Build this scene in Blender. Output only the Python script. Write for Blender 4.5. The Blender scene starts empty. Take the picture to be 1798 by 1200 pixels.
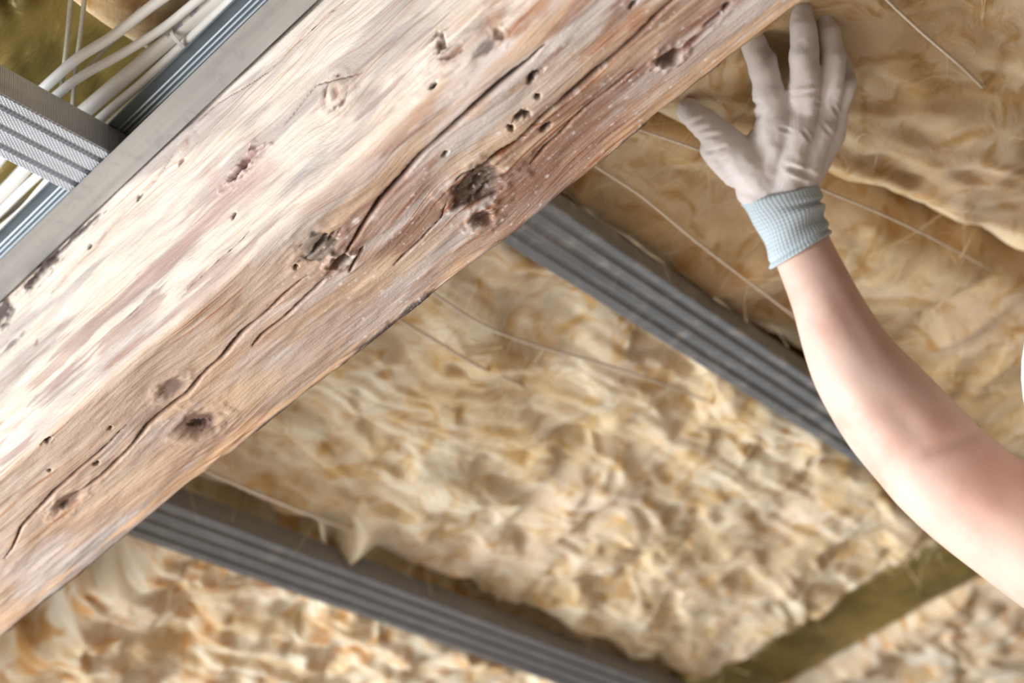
import bpy, bmesh, math, random
import numpy as np
from mathutils import Vector, Matrix

# ------------------------------------------------------------------ camera, light, exposure
W_PX, H_PX = 1798.0, 1200.0
V1 = np.array([3560.0, 2100.0]); V2 = np.array([-3625.0, 3973.0]); CC = np.array([W_PX/2, H_PX/2])
a1 = V1-CC; a2 = V2-CC
FPX = math.sqrt(-(a1[0]*a2[0]+a1[1]*a2[1]))
e1 = np.array([a1[0], -a1[1], -FPX]); e1 /= np.linalg.norm(e1)      # direction of the metal channels
e2 = np.array([a2[0], -a2[1], -FPX]); e2 /= np.linalg.norm(e2)      # direction of the timber beam
e3 = np.cross(e1, e2)                                               # up
ROT = np.array([e1, e2, e3])                                        # camera axes -> world axes
CAMZ = 1.5
CAM = np.array([0.0, 0.0, CAMZ])
RIGHT, UPV, FWD = ROT[:, 0], ROT[:, 1], -ROT[:, 2]

scene = bpy.context.scene
col = scene.collection
cd = bpy.data.cameras.new('camera'); cam = bpy.data.objects.new('camera', cd); col.objects.link(cam)
cd.sensor_width = 36.0; cd.lens = FPX/W_PX*36.0; cd.clip_start = 0.02; cd.clip_end = 60
cd.dof.use_dof = True; cd.dof.focus_distance = 1.20; cd.dof.aperture_fstop = 4.0
m = Matrix.Identity(4)
for i in range(3):
    m[i][0] = RIGHT[i]; m[i][1] = UPV[i]; m[i][2] = -FWD[i]; m[i][3] = CAM[i]
cam.matrix_world = m
scene.camera = cam

wd = bpy.data.worlds.new('sky'); scene.world = wd; wd.use_nodes = True
wd.node_tree.nodes['Background'].inputs[0].default_value = (0.78, 0.88, 1.0, 1)
wd.node_tree.nodes['Background'].inputs[1].default_value = 1.0

def area(name, loc, target, sx, sy, power, colr):
    l = bpy.data.lights.new(name, 'AREA'); l.shape = 'RECTANGLE'; l.size = sx; l.size_y = sy
    l.energy = power; l.color = colr
    o = bpy.data.objects.new(name, l); col.objects.link(o); o.location = loc
    d = Vector(target)-Vector(loc); o.rotation_euler = d.to_track_quat('-Z', 'Z').to_euler()
    return o
# daylight entering through the two windows of the room
area('daylight_window_left', (-2.45, 3.15, 1.25), (1.2, 1.2, 1.9), 1.7, 1.6, 98, (0.965, 0.985, 1.0))
area('daylight_window_back', (-.8, 4.05, 1.25), (0.6, 0.0, 1.8), 2.6, 1.6, 140, (0.965, 0.985, 1.0))
vs = scene.view_settings
vs.view_transform = 'Standard'; vs.look = 'None'; vs.gamma = 1.0; vs.use_curve_mapping = False
vs.exposure = 0.56
scene.cycles.max_bounces = 6; scene.cycles.diffuse_bounces = 3; scene.cycles.glossy_bounces = 3
scene.cycles.caustics_reflective = False; scene.cycles.caustics_refractive = False

# ------------------------------------------------------------------ helpers
def ray(px, py):
    return RIGHT*((px-CC[0])/FPX) + UPV*((CC[1]-py)/FPX) + FWD
def on_z(px, py, z):                       # point of a sight line at height z above the camera
    r = ray(px, py); return CAM + r*(z/r[2])
def at_d(px, py, d):
    return CAM + ray(px, py)*d
def lin(*c):
    r = []
    for v in c:
        v = v/255.0
        r.append(v/12.92 if v <= 0.04045 else ((v+0.055)/1.055)**2.4)
    return np.array(r)
def lc(*c): return tuple(lin(*c))+(1.0,)

def _hash(ix, iy, seed):
    h = (ix.astype(np.int64)*374761393 + iy.astype(np.int64)*668265263 + seed*1274126177) & 0xffffffff
    h = ((h ^ (h >> 13))*1274126177) & 0xffffffff
    h = (h ^ (h >> 16)) & 0xffffff
    return h/float(0xffffff)
def vnoise(x, y, seed=0):
    x = np.asarray(x, float); y = np.asarray(y, float)
    ix = np.floor(x); iy = np.floor(y); fx = x-ix; fy = y-iy
    fx = fx*fx*fx*(fx*(fx*6-15)+10); fy = fy*fy*fy*(fy*(fy*6-15)+10)
    a = _hash(ix, iy, seed); b = _hash(ix+1, iy, seed); c = _hash(ix, iy+1, seed); d = _hash(ix+1, iy+1, seed)
    return (a*(1-fx)+b*fx)*(1-fy) + (c*(1-fx)+d*fx)*fy
def fbm(x, y, seed=0, octs=4, gain=0.5):
    s = 0; amp = 1; tot = 0
    for k in range(octs):
        s = s+amp*vnoise(x*2**k+17.3*k, y*2**k+9.1*k, seed+k*31); tot += amp; amp *= gain
    return s/tot
def sstep(x, a, b):
    u = np.clip((x-a)/(b-a), 0, 1); return u*u*(3-2*u)

def set_props(o, label=None, cat=None, group=None, kind=None):
    if label: o['label'] = label
    if cat: o['category'] = cat
    if group: o['group'] = group
    if kind: o['kind'] = kind
    return o
def link(name, me, mat=None, parent=None):
    o = bpy.data.objects.new(name, me); col.objects.link(o)
    if mat is not None and me is not None: me.materials.append(mat)
    if parent is not None: o.parent = parent
    return o
def empty(name):
    o = bpy.data.objects.new(name, None); col.objects.link(o); o.empty_display_size = 0.05
    return o
def np_mesh(name, V, Q, smooth=True):
    """V (n,3) array, Q (k,4) quad array"""
    me = bpy.data.meshes.new(name)
    V = np.ascontiguousarray(V, dtype=np.float32); Q = np.ascontiguousarray(Q, dtype=np.int32)
    me.vertices.add(len(V)); me.vertices.foreach_set('co', V.ravel())
    k = Q.shape[1]
    me.loops.add(Q.size); me.loops.foreach_set('vertex_index', Q.ravel())
    me.polygons.add(len(Q)); me.polygons.foreach_set('loop_start', np.arange(len(Q), dtype=np.int32)*k)
    me.polygons.foreach_set('use_smooth', np.full(len(Q), smooth, dtype=bool))
    me.update(calc_edges=True); me.validate()
    return me
def grid_quads(n, m_, wrap=False, flip=False):
    i = np.arange(n-1)[:, None]; j = np.arange(m_ if wrap else m_-1)[None, :]
    j2 = (j+1) % m_
    q = np.stack([i*m_+j+0*i, i*m_+j2+0*i, (i+1)*m_+j2, (i+1)*m_+j], -1).reshape(-1, 4)
    return q[:, ::-1] if flip else q
def add_attr(me, name, typ, data):
    a = me.attributes.new(name, typ, 'POINT')
    key = {'FLOAT': 'value', 'FLOAT_VECTOR': 'vector', 'FLOAT_COLOR': 'color'}[typ]
    a.data.foreach_set(key, np.ascontiguousarray(data, dtype=np.float32).ravel())

def tube(name, pts, rad, mat, parent=None, seg=10, sub=6, rough=None):
    """a smooth round tube through world points; rad a number or list"""
    P = np.array(pts, float); n = len(P)
    if np.isscalar(rad): rad = [rad]*n
    R = np.array(rad, float)
    # catmull-rom
    out = []; ro = []
    for i in range(n-1):
        p0 = P[max(i-1, 0)]; p1 = P[i]; p2 = P[i+1]; p3 = P[min(i+2, n-1)]
        for k in range(sub):
            t = k/sub
            out.append(0.5*((2*p1)+(-p0+p2)*t+(2*p0-5*p1+4*p2-p3)*t*t+(-p0+3*p1-3*p2+p3)*t**3))
            ro.append(R[i]*(1-t)+R[i+1]*t)
    out.append(P[-1]); ro.append(R[-1])
    C = np.array(out); ro = np.array(ro)
    T = np.gradient(C, axis=0); T /= np.linalg.norm(T, axis=1)[:, None]
    ref = np.array([0, 0, 1.0]) if abs(T[0][2]) < .9 else np.array([1.0, 0, 0])
    N = np.cross(T, ref); N /= np.linalg.norm(N, axis=1)[:, None]
    B = np.cross(T, N)
    ang = np.arange(seg)/seg*2*math.pi
    V = C[:, None, :] + ro[:, None, None]*(np.cos(ang)[None, :, None]*N[:, None, :]+np.sin(ang)[None, :, None]*B[:, None, :])
    nr = len(C)
    V = np.concatenate([V.reshape(-1, 3), C[:1], C[-1:]])
    Q = grid_quads(nr, seg, wrap=True)
    me = bpy.data.meshes.new(name)
    faces = [tuple(q) for q in Q.tolist()]
    for j in range(seg):
        faces.append(((j+1) % seg, j, nr*seg)); faces.append(((nr-1)*seg+j, (nr-1)*seg+(j+1) % seg, nr*seg+1))
    me.from_pydata(V.tolist(), [], faces)
    for p in me.polygons: p.use_smooth = True
    me.update()
    return link(name, me, mat, parent)

def box_mesh(name, lo, hi, bevel=0.0):
    bm = bmesh.new(); bmesh.ops.create_cube(bm, size=1.0)
    for v in bm.verts:
        v.co = Vector([lo[i]+(v.co[i]+.5)*(hi[i]-lo[i]) for i in range(3)])
    if bevel: bmesh.ops.bevel(bm, geom=bm.edges[:], offset=bevel, segments=2, affect='EDGES', profile=.5)
    bmesh.ops.recalc_face_normals(bm, faces=bm.faces[:])
    me = bpy.data.meshes.new(name); bm.to_mesh(me); bm.free(); return me

# ------------------------------------------------------------------ materials
class NT:
    def __init__(s, name):
        s.m = bpy.data.materials.new(name); s.m.use_nodes = True; s.t = s.m.node_tree
        s.b = s.t.nodes['Principled BSDF']
    def n(s, typ, **kw):
        o = s.t.nodes.new(typ)
        for k, v in kw.items():
            if k == 'ins':
                for kk, vv in v.items(): s.put(o, kk, vv)
            else: setattr(o, k, v)
        return o
    def put(s, node, key, val):
        if isinstance(val, bpy.types.NodeSocket): s.t.links.new(val, node.inputs[key])
        else: node.inputs[key].default_value = val
    def attr(s, name, out='Fac'):
        return s.n('ShaderNodeAttribute', attribute_name=name).outputs[out]
    def coord(s, out='Object'): return s.n('ShaderNodeTexCoord').outputs[out]
    def mapping(s, vec, scale=(1, 1, 1), rot=(0, 0, 0), loc=(0, 0, 0)):
        return s.n('ShaderNodeMapping', ins={'Vector': vec, 'Scale': scale, 'Rotation': rot, 'Location': loc}).outputs[0]
    def noise(s, vec, scale, detail=3, rough=.5, dist=0.0, out=0):
        return s.n('ShaderNodeTexNoise', ins={'Vector': vec, 'Scale': scale, 'Detail': detail, 'Roughness': rough, 'Distortion': dist}).outputs[out]
    def ramp(s, fac, stops, interp='LINEAR'):
        r = s.n('ShaderNodeValToRGB'); r.color_ramp.interpolation = interp
        e = r.color_ramp.elements
        while len(e) > len(stops): e.remove(e[-1])
        while len(e) < len(stops): e.new(0.5)
        for i, (p, c) in enumerate(stops):
            e[i].position = p; e[i].color = c if len(c) == 4 else tuple(c)+(1,)
        s.put(r, 0, fac); return r.outputs[0]
    def g(s, fac, a, b):                      # a smooth 0..1 window of a value
        return s.n('ShaderNodeMapRange', interpolation_type='SMOOTHSTEP', ins={0: fac, 1: a, 2: b, 3: 0.0, 4: 1.0}).outputs[0]
    def mix(s, f, a, b, blend='MIX'):
        o = s.n('ShaderNodeMix', data_type='RGBA', blend_type=blend)
        s.put(o, 0, f); s.put(o, 6, a); s.put(o, 7, b); return o.outputs[2]
    def math(s, op, a, b=0.0, c=None, clamp=False):
        o = s.n('ShaderNodeMath', operation=op, use_clamp=clamp); s.put(o, 0, a); s.put(o, 1, b)
        if c is not None: s.put(o, 2, c)
        return o.outputs[0]
    def bump(s, h, strength=.5, dist=.001, normal=None):
        o = s.n('ShaderNodeBump', ins={'Height': h, 'Strength': strength, 'Distance': dist})
        if normal is not None: s.put(o, 'Normal', normal)
        return o.outputs[0]
    def out(s, **kw):
        names = {'col': 'Base Color', 'rough': 'Roughness', 'metal': 'Metallic', 'normal': 'Normal', 'spec': 'Specular IOR Level',
                 'sss': 'Subsurface Weight', 'sheen': 'Sheen Weight'}
        for k, v in kw.items(): s.put(s.b, names[k], v)
        return s.m

def mat_wood():
    t = NT('hewn_softwood')
    c = t.attr('tone', 'Color'); gr = t.attr('grain', 'Vector'); amt = t.attr('grainamt'); crk = t.attr('crack')
    v1 = t.mapping(gr, (7, 330, 1)); v2 = t.mapping(gr, (16, 900, 1)); v3 = t.mapping(gr, (30, 160, 1))
    n1 = t.noise(v1, 1.0, 3, .55, .25); n2 = t.noise(v2, 1.0, 2, .5); n3 = t.noise(v3, 1.0, 4, .65)
    f1 = t.math('MULTIPLY', t.g(n1, .52, .68), amt)
    dark = t.mix(1.0, c, lc(218, 176, 142), 'MULTIPLY')
    c1 = t.mix(f1, c, dark)
    f2 = t.math('MULTIPLY', t.g(n2, .50, .78), t.math('MULTIPLY', amt, .55))
    c2 = t.mix(f2, c1, t.mix(1.0, c1, lc(205, 180, 165), 'MULTIPLY'))
    # fine pale dust left in the pores
    f3 = t.math('MULTIPLY', t.g(n3, .58, .80), .28)
    c3 = t.mix(f3, c2, lc(240, 230, 222))
    sp = t.noise(gr, 420, 3, .6)
    c4 = t.mix(t.math('MULTIPLY', t.g(sp, .60, .74), t.math('MULTIPLY', t.attr('dust'), .7)), c3, lc(238, 230, 225))
    v5 = t.mapping(gr, (45, 420, 1)); n5 = t.noise(v5, 1.0, 2, .5)
    c4 = t.mix(t.math('MULTIPLY', t.g(n5, .64, .74), .38), c4, t.mix(1.0, c4, lc(172, 128, 104), 'MULTIPLY'))
    v6 = t.mapping(gr, (26, 300, 1), (0, 0, 0), (7, 3, 0)); n6 = t.noise(v6, 1.0, 3, .6)
    c4 = t.mix(t.math('MULTIPLY', t.g(n6, .62, .74), .40), c4, lc(236, 226, 216))
    # long checks: near-black colour inside the split
    a = t.math('ABSOLUTE', crk)
    c5 = t.mix(t.math('MULTIPLY', t.math('SUBTRACT', 1.0, t.g(a, .55, 1.15)), .94), c4, lc(48, 32, 26))
    h = t.math('ADD', t.math('MULTIPLY', n1, -1.0), t.math('MULTIPLY', n3, .9))
    h = t.math('ADD', h, t.math('MULTIPLY', sp, .5))
    return t.out(col=c5, rough=.78, spec=.22, normal=t.bump(h, .5, .0012))

def mat_fleece(name, cream, mid, gold, pink, seed=0.0):
    t = NT(name); o = t.coord()
    w = t.noise(o, 9, 2, .5, 0, 1)
    vm = t.n('ShaderNodeVectorMath', operation='MULTIPLY_ADD'); t.put(vm, 0, w); vm.inputs[1].default_value = (.12, .12, .12); t.put(vm, 2, o)
    p = t.mapping(vm.outputs[0], (1.0, 1.35, 1.0), (0, 0, .5), (seed, seed*1.7, 0))
    n1 = t.noise(p, 11, 4, .6, .6); n2 = t.noise(p, 24, 2.5, .5, .8); n3 = t.noise(p, 6, 2, .5)
    c = t.mix(t.g(n1, .38, .62), cream, mid)
    c = t.mix(t.math('MULTIPLY', t.g(n3, .45, .68), .75), c, pink)
    c = t.mix(t.math('MULTIPLY', t.g(n2, .46, .70), .88), c, gold)
    f = t.noise(t.mapping(vm.outputs[0], (60, 260, 120), (0, 0, .6)), 1.0, 4, .7, 1.2)
    f2 = t.noise(vm.outputs[0], 120, 5, .7, 1.5)
    c = t.mix(t.math('MULTIPLY', t.g(f2, .52, .72), .35), c, lc(244, 232, 205))
    h = t.math('ADD', t.math('MULTIPLY', f, .6), f2)
    t.b.inputs['Subsurface Radius'].default_value = (1.0, .72, .40); t.b.inputs['Subsurface Scale'].default_value = .014
    return t.out(col=c, rough=1.0, spec=.05, sheen=.15, normal=t.bump(h, .40, .003), sss=.55)

def mat_zinc(name, base, dirt, knurl=False, rough=.42, metal=.75, axis='X'):
    t = NT(name); o = t.coord()
    st = (2.5, 60, 60) if axis == 'X' else (60, 2.5, 60)
    n1 = t.noise(t.mapping(o, st), 1.0, 4, .6); n2 = t.noise(o, 38, 5, .65, .4); n3 = t.noise(o, 400, 2, .5)
    c = t.mix(t.g(n1, .35, .7), base, tuple(list(np.array(base[:3])*.78)+[1]))
    c = t.mix(t.math('MULTIPLY', t.g(n2, .5, .72), .6), c, dirt)
    h = n3
    nb = None
    if knurl:
        r1 = t.n('ShaderNodeTexWave', ins={'Vector': t.mapping(o, (1, 1, 1), (0, 0, .95)), 'Scale': 130.0}).outputs[1]
        r2 = t.n('ShaderNodeTexWave', ins={'Vector': t.mapping(o, (1, 1, 1), (0, 0, -.95)), 'Scale': 130.0}).outputs[1]
        k = t.math('MAXIMUM', r1, r2)
        c = t.mix(t.math('MULTIPLY', t.g(k, .55, .95), .45), c, tuple(list(np.clip(np.array(base[:3])*1.35, 0, 1))+[1]))
        nb = t.bump(k, .5, .0008)
    rr = t.n('ShaderNodeMapRange', ins={0: n2, 1: .3, 2: .7, 3: rough-.08, 4: rough+.15}).outputs[0]
    return t.out(col=c, rough=rr, metal=metal, normal=t.bump(h, .12, .0004, nb))

def mat_plain(name, c, rough=.5, var=.06, scale=30, bump=.1, sss=0, spec=.4, metal=0.0):
    t = NT(name); o = t.coord()
    n = t.noise(o, scale, 4, .6)
    d = tuple(list(np.array(c[:3])*(1-var*4))+[1])
    kw = dict(col=t.mix(t.g(n, .35, .75), c, d), rough=rough, spec=spec, metal=metal, normal=t.bump(n, bump, .002))
    if sss: kw['sss'] = sss
    m_ = t.out(**kw)
    if sss: t.b.inputs['Subsurface Radius'].default_value = (.012, .005, .003); t.b.inputs['Subsurface Scale'].default_value = .5
    return m_

def mat_skin():
    t = NT('skin'); o = t.coord()
    n1 = t.noise(o, 14, 4, .6); n2 = t.noise(o, 220, 3, .6); n3 = t.noise(o, 5, 2, .5)
    c = t.mix(t.g(n1, .38, .7), lc(230, 198, 184), lc(216, 172, 156))
    c = t.mix(t.math('MULTIPLY', t.g(n3, .45, .7), .5), c, lc(222, 182, 166))
    c = t.mix(t.math('MULTIPLY', t.g(n2, .6, .75), .12), c, lc(170, 110, 92))
    r = t.out(col=c, rough=.5, spec=.35, sss=.10, normal=t.bump(n2, .10, .0008))
    t.b.inputs['Subsurface Radius'].default_value = (.012, .005, .003); t.b.inputs['Subsurface Scale'].default_value = .4
    return r

def mat_glove():
    t = NT('knitted_glove_fabric'); o = t.coord()
    n1 = t.noise(o, 26, 4, .6); n2 = t.noise(o, 9, 2, .5)
    k1 = t.n('ShaderNodeTexWave', ins={'Vector': t.mapping(o, (1, 1, 1), (.4, .3, .4)), 'Scale': 190.0, 'Distortion': .6}).outputs[1]
    c = t.mix(t.g(n2, .4, .66), lc(240, 234, 233), lc(228, 218, 215))
    c = t.mix(t.math('MULTIPLY', t.g(n1, .5, .75), .35), c, lc(212, 198, 188))
    c = t.mix(t.math('MULTIPLY', t.attr('dirt'), .8), c, lc(120, 108, 106))
    return t.out(col=c, rough=.9, spec=.12, sheen=.1, normal=t.bump(t.math('ADD', t.math('MULTIPLY', k1, .25), n1), .22, .0015))

def mat_cuff():
    t = NT('ribbed_cuff_knit'); u = t.attr('ringuv', 'Vector')
    s_ = t.n('ShaderNodeSeparateXYZ'); t.put(s_, 0, u)
    a = t.math('SINE', t.math('MULTIPLY', s_.outputs[0], 2*math.pi*52)); b = t.math('SINE', t.math('MULTIPLY', s_.outputs[1], 2*math.pi*20))
    k = t.math('ADD', t.math('MULTIPLY', a, .6), t.math('MULTIPLY', b, .4))
    c = t.mix(t.g(k, -.8, .9), lc(178, 194, 205), lc(210, 222, 229))
    return t.out(col=c, rough=.9, spec=.12, sheen=.15, normal=t.bump(k, .3, .0008))

def mat_film():
    t = NT('olive_vapour_film'); o = t.coord()
    n = t.noise(o, 7, 4, .6, .5); n2 = t.noise(t.mapping(o, (40, 14, 20), (0, 0, .7)), 1, 4, .6, 1)
    c = t.mix(t.g(n, .35, .65), lc(122, 108, 56), lc(166, 146, 84))
    return t.out(col=c, rough=.36, spec=.5, metal=.35, normal=t.bump(n2, .45, .005))

WOOD = mat_wood()
FLEECE = mat_fleece('mineral_wool', lc(240, 228, 204), lc(228, 204, 164), lc(208, 168, 106), lc(232, 214, 192))
FLEECE_T = mat_fleece('mineral_wool_tan', lc(230, 208, 172), lc(216, 186, 142), lc(192, 148, 88), lc(220, 194, 166), 3.1)
FLEECE_O = mat_fleece('mineral_wool_orange', lc(244, 234, 214), lc(230, 204, 162), lc(208, 154, 88), lc(236, 216, 188), 6.4)
FIBRE = mat_plain('wool_fibre', lc(240, 222, 182), .9, .03, 40, 0, spec=.1)
ZINC_A = mat_zinc('galvanised_knurled', lc(182, 189, 199), lc(156, 158, 162), True, .42, .6)
ZINC_B = mat_zinc('galvanised_dusty', lc(160, 168, 177), lc(214, 210, 206), False, .44, .55)
ZINC_C = mat_zinc('galvanised_plain', lc(146, 148, 152), lc(166, 162, 158), False, .5, .6)
ZINC_U = mat_zinc('galvanised_track_face', lc(178, 178, 176), lc(152, 150, 148), False, .5, .55, 'Y')
ZINC_I = mat_zinc('galvanised_track_reflection_tint', lc(156, 165, 172), lc(136, 147, 156), False, .42, .7, 'Y')  # bluish reflection inside the track, painted into the base colour
CABLE = mat_plain('white_cable_sheath', lc(244, 243, 240), .42, .015, 12, .04, spec=.45)
CABLE2 = mat_plain('grey_white_cable_sheath', lc(230, 226, 219), .48, .015, 12, .04, spec=.4)
TIE = mat_plain('nylon_tie', lc(226, 222, 214), .4, .01, 20, .02)
INK = mat_plain('blue_print_ink', lc(128, 142, 190), .6, .02, 60, 0)
CORD = mat_plain('twine', lc(240, 224, 206), .9, .05, 300, .3, spec=.1)
CORD_W = mat_plain('grey_twine', lc(196, 190, 172), .9, .05, 300, .3, spec=.1)
SKIN = mat_skin(); GLOVE = mat_glove(); CUFF = mat_cuff(); FILM = mat_film()
PLASTER = mat_plain('raw_plaster', lc(128, 110, 94), .9, .02, 3, .05)
FLOORM = mat_plain('pale_screed', lc(205, 198, 188), .85, .03, 4, .1)
FRAME = mat_plain('white_window_frame', lc(236, 236, 232), .4, .01, 8, .02)
SHIRT = mat_plain('blue_grey_cotton', lc(92, 108, 128), .9, .04, 60, .2, spec=.1)
TROUSER = mat_plain('dark_work_cotton', lc(62, 62, 68), .9, .05, 60, .2, spec=.1)
BOOT = mat_plain('brown_boot_leather', lc(96, 66, 44), .6, .05, 40, .2)
HELMET = mat_plain('white_hard_plastic', lc(240, 240, 238), .3, .01, 6, .02, spec=.5)
HAIR = mat_plain('brown_hair', lc(74, 54, 40), .7, .06, 120, .4)
EYE = mat_plain('eye_white', lc(236, 232, 228), .25, .01, 20, 0)
IRIS = mat_plain('dark_iris', lc(52, 42, 36), .2, .01, 60, 0)
PLY = mat_plain('plywood', lc(196, 160, 116), .7, .05, 10, .15)

# ------------------------------------------------------------------ the setting
Z0 = CAMZ
def struct(name, me, mat, parent=None):
    o = link(name, me, mat, parent); o['kind'] = 'structure'; return o
RX0, RX1, RY0, RY1 = -2.6, 4.2, -2.6, 4.2
ZT = Z0+1.22
struct('floor', box_mesh('floor', (RX0-.1, RY0-.1, -.1), (RX1+.1, RY1+.1, 0)), FLOORM)
struct('ceiling', box_mesh('ceiling', (RX0-.1, RY0-.1, ZT), (RX1+.1, RY1+.1, ZT+.1)), PLY)
def wall(name, axis, c, lo, hi, hole=None):
    """a wall slab with an optional window opening, one mesh"""
    bm = bmesh.new()
    def add(a0, a1, z0, z1):
        b = bmesh.ops.create_cube(bm, size=1.0)['verts']
        for v in b:
            A = a0+(v.co.y+.5)*(a1-a0); Zv = z0+(v.co.z+.5)*(z1-z0); T = c+v.co.x*.1
            v.co = Vector((T, A, Zv)) if axis == 'X' else Vector((A, T, Zv))
    if hole:
        h0, h1, g0, g1 = hole
        add(lo, h0, 0, ZT); add(h1, hi, 0, ZT); add(h0, h1, 0, g0); add(h0, h1, g1, ZT)
    else: add(lo, hi, 0, ZT)
    bmesh.ops.recalc_face_normals(bm, faces=bm.faces[:])
    me = bpy.data.meshes.new(name); bm.to_mesh(me); bm.free(); return struct(name, me, PLASTER)
wall('wall_left', 'X', RX0-.05, RY0, RY1, (2.2, 4.05, .4, 2.1))
wall('wall_right', 'X', RX1+.05, RY0, RY1)
wall('wall_front', 'Y', RY0-.05, RX0, RX1)
wall('wall_back', 'Y', RY1+.05, RX0, RX1, (-2.1, 0.9, .45, 2.15))
def window(name, axis, c, a0, a1, z0, z1):
    bm = bmesh.new()
    def add(p0, p1, q0, q1):
        b = bmesh.ops.create_cube(bm, size=1.0)['verts']
        for v in b:
            A = p0+(v.co.y+.5)*(p1-p0); Zv = q0+(v.co.z+.5)*(q1-q0); T = c+v.co.x*.06
            v.co = Vector((T, A, Zv)) if axis == 'X' else Vector((A, T, Zv))
    f = .06
    add(a0, a1, z0, z0+f); add(a0, a1, z1-f, z1); add(a0, a0+f, z0+f, z1-f); add(a1-f, a1, z0+f, z1-f)
    mid = (a0+a1)/2; add(mid-f/2, mid+f/2, z0+f, z1-f)
    bmesh.ops.recalc_face_normals(bm, faces=bm.faces[:])
    me = bpy.data.meshes.new(name); bm.to_mesh(me); bm.free(); struct(name, me, FRAME)
window('window_1', 'X', RX0-.05, 2.2, 4.05, .4, 2.1)
window('window_2', 'Y', RY1+.05, -2.1, 0.9, .45, 2.15)

# ------------------------------------------------------------------ timber beam
BX0, BX1, BZ = 0.593, 0.745, 0.805         # near side face, far side, underside height above the camera
def st(px, py):
    """beam surface coordinates (s along the beam, t around it from the lit arris) of a sight line"""
    r = ray(px, py)
    p = r*(BX0/r[0])
    if p[2] >= BZ: return p[1], -(p[2]-BZ)
    p = r*(BZ/r[2]); return p[1], p[0]-BX0
AL = np.array([.735, -.678]); AC = np.array([.66, .751])
def st_size(px, py, pa, pb):
    c0 = np.array(st(px, py))
    a = max(np.linalg.norm(np.array(st(px+AL[0]*k, py+AL[1]*k))-c0) for k in (pa, -pa))
    u = st(px+AC[0]*pb, py+AC[1]*pb); w_ = st(px-AC[0]*pb, py-AC[1]*pb)
    return a, abs(u[1]-w_[1])/2

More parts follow.
